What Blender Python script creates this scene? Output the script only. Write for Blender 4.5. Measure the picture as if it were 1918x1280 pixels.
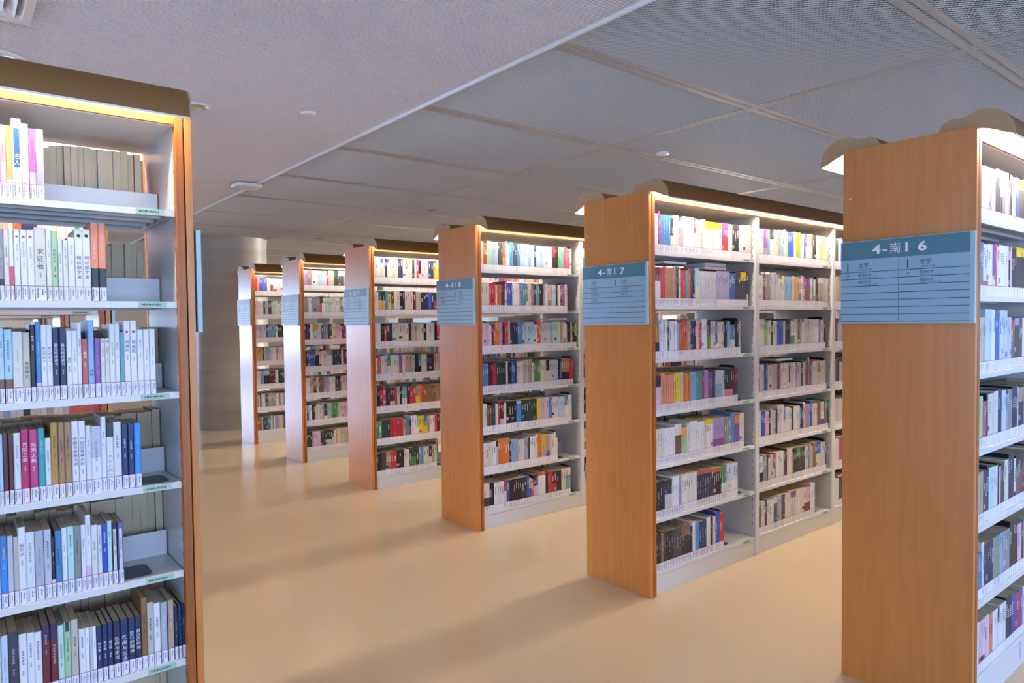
import bpy, math, random, re
from mathutils import Vector, Matrix
random.seed(17)
for o in list(bpy.data.objects): bpy.data.objects.remove(o, do_unlink=True)
sc = bpy.context.scene
COL = sc.collection
# ------------------------------------------------------------------ camera, world, daylight, exposure
CX, CY, CZ, FPX = -2.8913, -0.8915, 1.5141, 1292.96
YAW, PIT, ROL = 0.6803, 0.0302, -0.0110
_F = Vector((math.sin(YAW)*math.cos(PIT), math.cos(YAW)*math.cos(PIT), -math.sin(PIT)))
_R = Vector((math.cos(YAW), -math.sin(YAW), 0)); _U = _R.cross(_F)
_c, _s = math.cos(ROL), math.sin(ROL)
_R, _U = _c*_R + _s*_U, -_s*_R + _c*_U
cam_data = bpy.data.cameras.new('camera'); cam = bpy.data.objects.new('camera', cam_data); COL.objects.link(cam)
cam_data.sensor_width = 36; cam_data.lens = FPX*36/1918; cam_data.clip_start = 0.05; cam_data.clip_end = 80
cam.matrix_world = Matrix(((_R.x,_U.x,-_F.x,CX),(_R.y,_U.y,-_F.y,CY),(_R.z,_U.z,-_F.z,CZ),(0,0,0,1)))
sc.camera = cam
def project(x, y, z):
    d = Vector((x-CX, y-CY, z-CZ)); w = d.dot(_F)
    if w < 0.05: return None
    return 959+FPX*d.dot(_R)/w, 640-FPX*d.dot(_U)/w

sc.view_settings.view_transform = 'Standard'; sc.view_settings.look = 'None'
sc.view_settings.gamma = 1; sc.view_settings.use_curve_mapping = False
sc.view_settings.exposure = 0.56
w = bpy.data.worlds.new('world'); sc.world = w; w.use_nodes = True
w.node_tree.nodes['Background'].inputs[0].default_value = (0.62, 0.78, 1.0, 1)
w.node_tree.nodes['Background'].inputs[1].default_value = 0.6

def area(name, loc, to, sx, sy, power, col):
    l = bpy.data.lights.new(name, 'AREA'); l.shape = 'RECTANGLE'; l.size = sx; l.size_y = sy; l.energy = power; l.color = col
    o = bpy.data.objects.new(name, l); COL.objects.link(o); o.location = loc
    o.rotation_euler = (Vector(to)-Vector(loc)).to_track_quat('-Z', 'Z').to_euler()
    return o
RX0, RX1, RY0, RY1, CEIL = -9.0, 10.5, -6.0, 22.0, 2.755
area('daylight_right', (RX1-.12, 8, 1.45), (0, 8, 1.3), 26, 1.9, 9000, (1.0, .94, .86))
area('daylight_left', (RX0+.12, 2.8, 1.45), (0, 2.8, 1.3), 16, 1.9, 900, (.46, .65, 1.0))
area('daylight_front', (0.5, RY0+.12, 1.45), (0.5, 0, 1.3), 17, 1.9, 520, (.38, .58, 1.0))
area('daylight_back', (-5.6, RY1-.12, 1.45), (-5.6, 0, 1.3), 6.2, 1.9, 520, (.50, .66, 1.0))

# ------------------------------------------------------------------ palette and materials
def lin(h):
    v = [int(h[i:i+2], 16)/255 for i in (0, 2, 4)]
    return tuple((c/12.92 if c <= .04045 else ((c+.055)/1.055)**2.4) for c in v)
PAL = {k: lin(v) for k, v in dict(
 W='e6e6ea', W2='dfe1df', W3='f0f2fa', V='ddd6ca', V2='c6bdb0', L='c6c7d0', L2='b4b6c4', G='8e9094', G2='8b9288',
 K='1b1b20', K2='303136', K3='3c3f46', N='17264a', N2='22345f', N3='232a46', B='2d5aa6', B2='2f55b8', B3='4a82b8', B4='3f8fdc',
 S='a9d0e4', S2='8fb0d4', S3='c8d8ec', T='3d9ea4', T2='6f9fae', T3='bfe0dc', E='4d8a52', E2='a9cf9f', E3='5fae62', Q='a6cf34', Q2='cfe07a',
 Y='efd12c', Y2='d8a95e', Y3='bd8a3c', O='dd7a2a', O2='e58f6c', O3='c65a3c', R='c2303a', R2='bb5a4e', C='6b2430', C2='5a2528',
 P='d58aa0', P1='e2bcd2', P2='dc9cc4', P3='cf4f6e', M='c43a7c', M2='c864b4', M3='b8255c', U='7a3f8e', U2='8450a0', U3='3c2650', D='a698c8', D2='a8a4c6', D3='5c6aa8',
 F='7a5648', F2='8a6a44', F3='54423c', H='b6a08c', H2='a8805c', X='26403c', page='d6c3a0', mark='8a2436').items()}
PAL['C3'] = lin('4b1c24')
NAMES = {'W':'white','V':'cream','L':'pale grey','G':'grey','K':'black','N':'navy','B':'blue','S':'pale blue','T':'teal','E':'green','Q':'lime green','Y':'yellow',
 'O':'orange','R':'red','C':'maroon','P':'pink','M':'magenta','U':'purple','D':'lavender','F':'brown','H':'tan','X':'dark green'}
SPEC = {'K3':'dark grey','B4':'sky blue','Y2':'golden','Y3':'ochre','O2':'salmon','R2':'brick red','T3':'mint','U3':'dark purple','P3':'crimson','E2':'pale green','M3':'crimson'}
def cname(c): return SPEC.get(c, NAMES[c[0]])

def newmat(name, col=(.8,.8,.8), rough=.5, metal=0, attr=False, spec=None):
    m = bpy.data.materials.new(name); m.use_nodes = True
    b = m.node_tree.nodes['Principled BSDF']
    b.inputs['Base Color'].default_value = (*col, 1); b.inputs['Roughness'].default_value = rough; b.inputs['Metallic'].default_value = metal
    if spec is not None: b.inputs['Specular IOR Level'].default_value = spec
    if attr:
        a = m.node_tree.nodes.new('ShaderNodeAttribute'); a.attribute_name = 'Col'
        m.node_tree.links.new(a.outputs['Color'], b.inputs['Base Color'])
    return m
def nt(m): return m.node_tree, m.node_tree.nodes['Principled BSDF']
def add_noise(m, c1, c2, scale=(1,1,1), ns=5, detail=4, lo=.35, hi=.65, bump=0, dist=0, coord='Object'):
    t, b = nt(m); n = t.nodes; L = t.links
    tc = n.new('ShaderNodeTexCoord'); mp = n.new('ShaderNodeMapping'); mp.inputs['Scale'].default_value = scale
    nz = n.new('ShaderNodeTexNoise'); nz.inputs['Scale'].default_value = ns; nz.inputs['Detail'].default_value = detail; nz.inputs['Distortion'].default_value = dist
    cr = n.new('ShaderNodeValToRGB'); cr.color_ramp.elements[0].position = lo; cr.color_ramp.elements[1].position = hi
    cr.color_ramp.elements[0].color = (*c1, 1); cr.color_ramp.elements[1].color = (*c2, 1)
    L.new(tc.outputs[coord], mp.inputs[0]); L.new(mp.outputs[0], nz.inputs['Vector']); L.new(nz.outputs['Fac'], cr.inputs[0]); L.new(cr.outputs[0], b.inputs['Base Color'])
    if bump:
        bp = n.new('ShaderNodeBump'); bp.inputs['Strength'].default_value = bump; bp.inputs['Distance'].default_value = .002
        L.new(nz.outputs['Fac'], bp.inputs['Height']); L.new(bp.outputs[0], b.inputs['Normal'])
    return m
M = {}
M['cover'] = newmat('printed_cover', rough=.38, attr=True)
M['paper'] = newmat('matte_paper', rough=.7, attr=True)
M['wood'] = add_noise(newmat('oak_veneer', rough=.3), lin('c07a3c'), lin('cb8646'), (14, 14, .9), 3, 6, .3, .7, dist=.4)
M['wood_edge'] = add_noise(newmat('oak_edge_band', rough=.4), lin('9a5216'), lin('ac6422'), (30, 30, .8), 3, 4)
M['white'] = newmat('white_powder_coated_steel', lin('dcdcdc'), .33)
M['canopy'] = newmat('bronze_painted_canopy', lin('80592b'), .5)
M['canopy_in'] = newmat('white_canopy_lining', lin('efece6'), .5)
M['cap'] = newmat('beige_end_cap', lin('ac8d68'), .5)
M['sign'] = newmat('pale_blue_sign_face', lin('92b6cc'), .45)
M['sign_head'] = newmat('teal_sign_header', lin('4c7f92'), .45)
M['sign_edge'] = newmat('sign_edge', lin('a4c6cc'), .4)
M['ink'] = newmat('dark_sign_ink', lin('2e4560'), .6)
M['ink_white'] = newmat('white_sign_lettering', lin('f2f4fa'), .5)
M['tag'] = newmat('green_shelf_tag', lin('a9c7ae'), .5)
M['black'] = newmat('black_painted_steel', lin('17181c'), .4)
M['plastic'] = newmat('white_plastic', lin('e2e2e2'), .35)
M['chrome'] = newmat('polished_chrome', (.8,.8,.82), .12, 1)
M['grey_metal'] = newmat('grey_metal', lin('7e7e80'), .4, .4)
M['grille'] = newmat('expanded_metal_grille', lin('beb9b2'), .6)
M['grille_edge'] = newmat('ceiling_panel_edge', lin('a9a6a2'), .6)
M['plenum'] = newmat('ceiling_void', lin('22262e'), .9)
M['gap_shade'] = newmat('seam_gap_shade', lin('101012'), .8)  # near-black colour stands in for the shade inside open panel gaps
M['wall'] = newmat('painted_wall', lin('b9aea0'), .7)
M['frame'] = newmat('window_frame', lin('8a8c8e'), .4)
g = newmat('window_glass', (1,1,1), .02); nt(g)[1].inputs['Transmission Weight'].default_value = 1; M['glass'] = g
tb = newmat('fluorescent_tube', (1,1,1)); nt(tb)[1].inputs['Emission Color'].default_value = (1.0, .89, .75, 1); nt(tb)[1].inputs['Emission Strength'].default_value = 100; M['tube'] = tb
# floor: glossy speckled linoleum
fm = newmat('beige_linoleum', rough=.17); M['floor'] = fm
t, b = nt(fm); n = t.nodes; L = t.links
tc = n.new('ShaderNodeTexCoord')
n1 = n.new('ShaderNodeTexNoise'); n1.inputs['Scale'].default_value = 1.1; n1.inputs['Detail'].default_value = 3
r1 = n.new('ShaderNodeValToRGB'); r1.color_ramp.elements[0].color = (*lin('c3ac8e'),1); r1.color_ramp.elements[1].color = (*lin('cbb496'),1)
n2 = n.new('ShaderNodeTexVoronoi'); n2.inputs['Scale'].default_value = 130
r2 = n.new('ShaderNodeValToRGB'); r2.color_ramp.elements[0].position = .02; r2.color_ramp.elements[1].position = .16; r2.color_ramp.elements[0].color = (.62,.55,.5,1); r2.color_ramp.elements[1].color = (1,1,1,1)
mx = n.new('ShaderNodeMix'); mx.data_type = 'RGBA'; mx.blend_type = 'MULTIPLY'; mx.inputs[0].default_value = .5
L.new(tc.outputs['Object'], n1.inputs['Vector']); L.new(tc.outputs['Object'], n2.inputs['Vector'])
L.new(n1.outputs['Fac'], r1.inputs[0]); L.new(n2.outputs['Distance'], r2.inputs[0])
L.new(r1.outputs[0], mx.inputs[6]); L.new(r2.outputs[0], mx.inputs[7]); L.new(mx.outputs[2], b.inputs['Base Color'])
n3 = n.new('ShaderNodeTexNoise'); n3.inputs['Scale'].default_value = 4; n3.inputs['Detail'].default_value = 4
r3 = n.new('ShaderNodeMapRange'); r3.inputs[3].default_value = .08; r3.inputs[4].default_value = .22
L.new(tc.outputs['Object'], n3.inputs['Vector']); L.new(n3.outputs['Fac'], r3.inputs[0]); L.new(r3.outputs[0], b.inputs['Roughness'])
M['soffit'] = add_noise(newmat('ribbed_acoustic_board', rough=.7), lin('cac7c8'), lin('e6e3e4'), (1,1,1), 160, 2, .3, .42, bump=.3)
M['concrete'] = add_noise(newmat('board_marked_concrete', rough=.42), lin('a09a90'), lin('bab4a8'), (.35,.35,3.2), 1.6, 5, .25, .75, bump=.12, dist=.3)

# ------------------------------------------------------------------ mesh builder
class MB:
    def __init__(s): s.v = []; s.f = []; s.m = []; s.c = []
    def add(s, vs, fs, m=0, c=(1,1,1)):
        o = len(s.v); s.v += vs
        for f in fs: s.f.append([i+o for i in f]); s.m.append(m); s.c.append(c)
    def box(s, x0, y0, z0, x1, y1, z1, m=0, c=(1,1,1), skip=''):
        vs = [(x0,y0,z0),(x1,y0,z0),(x1,y1,z0),(x0,y1,z0),(x0,y0,z1),(x1,y0,z1),(x1,y1,z1),(x0,y1,z1)]
        F = {'b':(0,3,2,1),'t':(4,5,6,7),'f':(0,1,5,4),'r':(1,2,6,5),'k':(2,3,7,6),'l':(3,0,4,7)}
        s.add(vs, [F[k] for k in F if k not in skip], m, c)
    def prism(s, prof, x0, x1, m=0, c=(1,1,1), caps=True):   # profile of (y,z) swept along x
        n = len(prof); vs = [(x0,y,z) for y,z in prof]+[(x1,y,z) for y,z in prof]
        fs = [(i, (i+1)%n, (i+1)%n+n, i+n) for i in range(n)]
        if caps: fs += [tuple(range(n))[::-1], tuple(range(n,2*n))]
        s.add(vs, fs, m, c)
    def cyl(s, cx, cy, z0, z1, r0, r1=None, n=24, m=0, c=(1,1,1), top=True, bot=True):
        r1 = r0 if r1 is None else r1
        a = [2*math.pi*i/n for i in range(n)]
        vs = [(cx+r0*math.cos(t), cy+r0*math.sin(t), z0) for t in a]+[(cx+r1*math.cos(t), cy+r1*math.sin(t), z1) for t in a]
        fs = [(i,(i+1)%n,(i+1)%n+n,i+n) for i in range(n)]
        if bot: fs.append(tuple(range(n))[::-1])
        if top: fs.append(tuple(range(n,2*n)))
        s.add(vs, fs, m, c)
    def lathe(s, cx, cy, prof, n=32, m=0):       # (r,z) profile
        vs = []; 
        for r, z in prof: vs += [(cx+r*math.cos(2*math.pi*i/n), cy+r*math.sin(2*math.pi*i/n), z) for i in range(n)]
        fs = [(k*n+i, k*n+(i+1)%n, (k+1)*n+(i+1)%n, (k+1)*n+i) for k in range(len(prof)-1) for i in range(n)]
        s.add(vs, fs, m)
    def build(s, name, mats, parent=None, org=(0,0,0), bevel=0, smooth=False, attr=False, fix=False):
        me = bpy.data.meshes.new(name)
        ox, oy, oz = org
        me.from_pydata([(x-ox,y-oy,z-oz) for x,y,z in s.v] if any(org) else s.v, [], s.f)
        if not isinstance(mats, (list, tuple)): mats = [mats]
        for m in mats: me.materials.append(m)
        if any(s.m): me.polygons.foreach_set('material_index', s.m)
        if attr:
            at = me.color_attributes.new('Col', 'FLOAT_COLOR', 'CORNER'); buf = []
            for f, c in zip(s.f, s.c): buf += [c[0],c[1],c[2],1.0]*len(f)
            at.data.foreach_set('color', buf)
        if smooth: me.shade_smooth()
        me.update()
        if fix:
            import bmesh
            b = bmesh.new(); b.from_mesh(me); bmesh.ops.recalc_face_normals(b, faces=b.faces); b.to_mesh(me); b.free()
        o = bpy.data.objects.new(name, me); COL.objects.link(o)
        o.location = org
        if parent is not None:
            o.parent = parent; o.location = Vector(org)-world_of(parent)
        if bevel:
            bv = o.modifiers.new('bevel', 'BEVEL'); bv.width = bevel; bv.segments = 2; bv.limit_method = 'ANGLE'
        return o
def world_of(o):
    v = Vector(o.location)
    while o.parent: o = o.parent; v = v+Vector(o.location)
    return v
def empty(name, loc):
    o = bpy.data.objects.new(name, None); o.location = loc; o.empty_display_size = .1; COL.objects.link(o); return o
def tag(o, label, cat, group=None):
    o['label'] = label; o['category'] = cat
    if group: o['group'] = group
    return o
def struct(o): o['kind'] = 'structure'; return o

# glyph cache: characters become flat outlines laid on a surface
_G = {}
def glyph(ch, bold=0):
    if (ch, bold) in _G: return _G[(ch, bold)]
    cu = bpy.data.curves.new('glyph', 'FONT'); cu.body = ch; cu.resolution_u = 2; cu.offset = (.022 if ch.isascii() else 0) if bold else 0
    ob = bpy.data.objects.new('glyph', cu); COL.objects.link(ob)
    dg = bpy.context.evaluated_depsgraph_get(); dg.update()
    me = bpy.data.meshes.new_from_object(ob.evaluated_get(dg))
    vs = [(v.co.x, v.co.y) for v in me.vertices]; fs = [tuple(p.vertices) for p in me.polygons]
    bpy.data.objects.remove(ob, do_unlink=True); bpy.data.curves.remove(cu); bpy.data.meshes.remove(me)
    if vs:
        x0 = min(v[0] for v in vs); x1 = max(v[0] for v in vs); y0 = min(v[1] for v in vs); y1 = max(v[1] for v in vs)
    else: x0 = x1 = y0 = y1 = 0
    _G[(ch, bold)] = (vs, fs, x0, x1, y0, y1); return _G[(ch, bold)]
def text(mb, s, P, u, v, size, sx=1.0, gap=.08, m=0, c=(1,1,1), center=True, bold=0):
    """lay string s from point P; u = reading direction, v = up, letters sized in metres"""
    w = 0; items = []
    for ch in s:
        if ch == ' ': w += .35*size*sx; continue
        vs, fs, x0, x1, y0, y1 = glyph(ch, bold); items.append((ch, w)); w += ((x1-x0)+gap)*size*sx
    off = -w/2 if center else 0
    P, u, v = Vector(P), Vector(u), Vector(v)
    for ch, wx in items:
        vs, fs, x0, x1, y0, y1 = glyph(ch, bold)
        mb.add([tuple(P+u*(off+wx+(a-x0)*size*sx)+v*(b_*size)) for a, b_ in vs], fs, m, c)
    return w

# ------------------------------------------------------------------ the room
mb = MB(); mb.box(RX0, RY0, -.05, RX1, RY1, 0); struct(mb.build('floor', M['floor']))
def window_wall(side, axis, pos, a0, a1, n0, n=4):
    """wall with a row of tall windows between a sill and the ceiling"""
    th = .2 if pos > 0 else -.2
    lo, hi = min(pos, pos+th), max(pos, pos+th)
    def bx(m, u0, u1, z0, z1, d0=lo, d1=hi):
        if axis == 'x': m.box(d0, u0, z0, d1, u1, z1)
        else: m.box(u0, d0, z0, u1, d1, z1)
    step = (a1-a0)/n
    m = MB(); bx(m, a0, a1, 0, .35); bx(m, a0, a1, 2.55, 3.2)
    for i in range(n+1):
        u = a0+i*step; bx(m, max(a0, u-.15), min(a1, u+.15), .35, 2.55)
    struct(m.build('wall_'+side, M['wall']))
    for i in range(n):
        u0, u1 = a0+i*step+.15, a0+(i+1)*step-.15; md = (lo+hi)/2
        f = MB()
        for (p, q, r, s) in ((u0,u1,.35,.4),(u0,u1,2.5,2.55),(u0,u0+.05,.4,2.5),(u1-.05,u1,.4,2.5),((u0+u1)/2-.03,(u0+u1)/2+.03,.4,2.5)): bx(f, p, q, r, s, md-.04, md+.04)
        fo = struct(f.build('window_%d' % (n0+i), M['frame']))
        g_ = MB(); bx(g_, u0+.05, u1-.05, .4, 2.5, md-.004, md+.004); g_.build('window_pane', M['glass'], fo)
window_wall('right', 'x', RX1, RY0, RY1, 1)
window_wall('left', 'x', RX0, RY0, RY1, 5)
window_wall('front', 'y', RY0, RX0, RX1, 9)
window_wall('back', 'y', RY1, RX0, -2.4, 13, 2)
mb = MB(); mb.box(-2.4, RY1, 0, RX1, RY1+.2, 3.2); struct(mb.build('wall_back', M['wall']))

# ceiling: ribbed acoustic soffit on the left, expanded metal panels on the right, void above them
SX, SZ = -.82, 2.72
prof = []; y = -3.0
while y < RY1:
    prof += [(y, SZ+.010), (y+.0015, SZ), (y+.0092, SZ), (y+.0107, SZ+.010)]; y += .016
m = MB(); n = len(prof)
m.add([(RX0, a, z) for a, z in prof]+[(SX-.011, a, z) for a, z in prof], [(i, i+1, n+i+1, n+i) for i in range(n-1)])
m.box(RX0, RY0, SZ+.012, SX-.011, RY1, SZ+.1); m.box(RX0, RY0, SZ, SX-.011, -3.0, SZ+.012)
struct(m.build('ceiling', M['soffit']))
m = MB(); m.box(SX-.012, RY0, SZ-.016, SX, RY1, CEIL+.03); struct(m.build('trim_1', newmat('white_edge_trim', lin('f0f2f6'), .3)))
m = MB(); m.box(SX, RY0, 3.05, RX1, RY1, 3.15); struct(m.build('ceiling', M['plenum']))
XS = [SX, .82, 3.24, 5.66, 8.08, RX1]; YSM = [.265+1.14*i for i in range(-6, 20)]
gx0, gx1, gy0, gy1 = SX, 9.3, -1.9, RY1
m = MB()
for sg in (1, -1):
    ang = math.radians(29)*sg; dx, dy = math.cos(ang), math.sin(ang); nx, ny = -dy, dx
    cs = [nx*x+ny*y for x in (gx0, gx1) for y in (gy0, gy1)]; c0 = min(cs)
    while c0 < max(cs):
        # clip the line n.p = c0 to the rectangle
        px, py = nx*c0, ny*c0
        t0 = (gx0-px)/dx; t1 = (gx1-px)/dx; ta = (gy0-py)/dy; tb_ = (gy1-py)/dy
        a = max(min(t0, t1), min(ta, tb_)); b_ = min(max(t0, t1), max(ta, tb_))
        if b_-a > .02:
            A = (px+dx*a, py+dy*a); B = (px+dx*b_, py+dy*b_); h = .0009; zz = CEIL+(.0005 if sg > 0 else .0)
            vs = [(A[0]+nx*h, A[1]+ny*h, zz), (A[0]-nx*h, A[1]-ny*h, zz), (B[0]-nx*h, B[1]-ny*h, zz), (B[0]+nx*h, B[1]+ny*h, zz)]
            vs += [(p[0]+nx*.001*sg, p[1]+ny*.001*sg, zz+.0045) for p in vs]
            m.add(vs, [(0,1,2,3),(4,7,6,5),(0,4,5,1),(1,5,6,2),(2,6,7,3),(3,7,4,0)])
        c0 += .0155
struct(m.build('ceiling', M['grille'])); m = MB()
for x in XS[1:-1]:
    for s_ in (-1, 1): m.box(min(x+s_*.003, x+s_*.032), gy0, CEIL-.0018, max(x+s_*.003, x+s_*.032), gy1, CEIL+.008)
for y in YSM:
    if y < gy0 or y > gy1: continue
    for s_ in (-1, 1): m.box(gx0, min(y+s_*.009, y+s_*.045), CEIL-.001, gx1, max(y+s_*.009, y+s_*.045), CEIL+.004)
struct(m.build('ceiling', M['grille_edge']))
m = MB()  # added dark strips behind the panel gaps, shade put in as colour
for x in XS[1:-1]: m.box(x-.003, gy0, CEIL+.012, x+.003, gy1, CEIL+.03)
for y in YSM:
    if gy0 <= y <= gy1: m.box(gx0, y-.012, CEIL+.02, gx1, y+.012, CEIL+.04)
struct(m.build('ceiling', M['gap_shade']))
m = MB(); m.box(RX0, RY0, CEIL, SX, RY0+.01, 3.15); struct(m.build('wall_front', M['wall']))

# ------------------------------------------------------------------ round concrete column
cx, cy, cr = .33, 9.72, .515
m = MB(); seg = 64; pr_ = []
for k in range(0, 25):
    z = k*(CEIL+.02)/24; pr_.append((cr+(.012 if k > 23 else 0), z))
m.lathe(cx, cy, pr_, seg)
col = m.build('concrete_column', M['concrete'], org=(cx, cy, 0), smooth=True)
tag(col, 'thick round board-marked concrete column standing behind the farthest bookcase', 'column')

# ------------------------------------------------------------------ bookcases
LV = [.10+.2935*i for i in range(7)]           # underside of each shelf lip, bottom to top
DEP, HT = .4825, 2.2
def bay_x(j): return (.05, 1.04) if j == 0 else (1.08+(j-1)*1.0, 2.04+(j-1)*1.0)
WING = [(-.108,2.155),(-.1065,2.178),(-.1,2.203),(-.088,2.222),(-.07,2.24),(-.05,2.252),(-.028,2.259),(-.004,2.261),(.02,2.257),(.038,2.250),(.052,2.2455),(.07,2.2455),(.09,2.2465),(.106,2.243),(.12,2.234),(.13,2.22),(.135,2.203)]
ARC = [(.02,2.196),(-.005,2.194),(-.03,2.187),(-.055,2.176),(-.08,2.163)]
def sign(par, X, sg, Y, cols, code, w=.484):
    """directory board on an end panel, sg is the outward direction along x"""
    b = MB(); t0, t1 = X+sg*.006, X+sg*.02; x0, x1 = min(t0, t1), max(t0, t1)
    za, zh, zb = 1.487, 1.746, 1.821
    b.box(x0, Y-.003, za, x1, Y-.003+w, zb, 2)
    xf = t1+sg*.0006; a0, a1 = Y+.012, Y+w-.004
    def rect(u0, z0, u1, z1, mi): 
        vs = [(xf, u0, z0), (xf, u1, z0), (xf, u1, z1), (xf, u0, z1)]; b.add(vs if sg > 0 else vs[::-1], [(0,1,2,3)], mi)
    rect(a0, za+.004, a1, zh, 0); rect(a0, zh, a1, zb-.002, 1)
    so = b.build('sign_board', [M['sign'], M['sign_head'], M['sign_edge']], par)
    l = MB(); xt = xf+sg*.0006; u = Vector((0, -1, 0)) if sg < 0 else Vector((0, 1, 0)); up = Vector((0, 0, 1))
    start = a1 if sg < 0 else a0; W_ = a1-a0
    def U(f): return start+u.y*f*W_
    def line(f0, f1, z, th=.0022):
        y0, y1 = sorted((U(f0), U(f1))); vs = [(xt, y0, z), (xt, y1, z), (xt, y1, z+th), (xt, y0, z+th)]; l.add(vs if sg > 0 else vs[::-1], [(0,1,2,3)], 0)
    zs = [zh-.052-.0285*i for i in range(8)]
    for z in zs: 
        if z > za: line(0, .475, z); line(.485, 1, z)
    y0, y1 = sorted((U(.478), U(.481))); l.add([(xt, y0, za+.01), (xt, y1, za+.01), (xt, y1, zh), (xt, y0, zh)], [(0,1,2,3)], 0)
    if code:
        for ch, f, sx_ in ((code[0], .30, 1.35), ('-', .368, 1.2), (code[2], .452, 1.0), (code[3], .54, 1.1), (code[4], .66, 1.35)):
            text(l, ch, (xt, U(f), zh+(.019 if ch != code[2] else .02)), u, up, .05 if ch != code[2] else .044, sx=sx_, gap=0, m=1, bold=1)
        for ci, rows in enumerate(cols):
            f = .04+ci*.49
            y0, y1 = sorted((U(f+.015), U(f+.025))); l.add([(xt, y0, zh-.045), (xt, y1, zh-.045), (xt, y1, zh-.012), (xt, y0, zh-.012)], [(0,1,2,3)], 0)
            text(l, '文学', (xt, U(f+.11), zh-.032), u, up, .021, center=False, gap=.1)
            text(l, 'LITERATURE', (xt, U(f+.11), zh-.045), u, up, .0085, sx=1.1, center=False, gap=.12)
            for ri, (no, zh_, en) in enumerate(rows):
                z = zs[0]-.0285*(ri+1)
                if no: text(l, no, (xt, U(f+.01), z+.009), u, up, .015, sx=1.1, center=False, gap=.15)
                text(l, zh_, (xt, U(f+.11), z+.0125), u, up, .0125, center=False, gap=.1)
                text(l, en, (xt, U(f+.11), z+.0045), u, up, .0058, sx=1.1, center=False, gap=.14)
    l.build('sign_lettering', [M['ink'], M['ink_white']], so)

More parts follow.
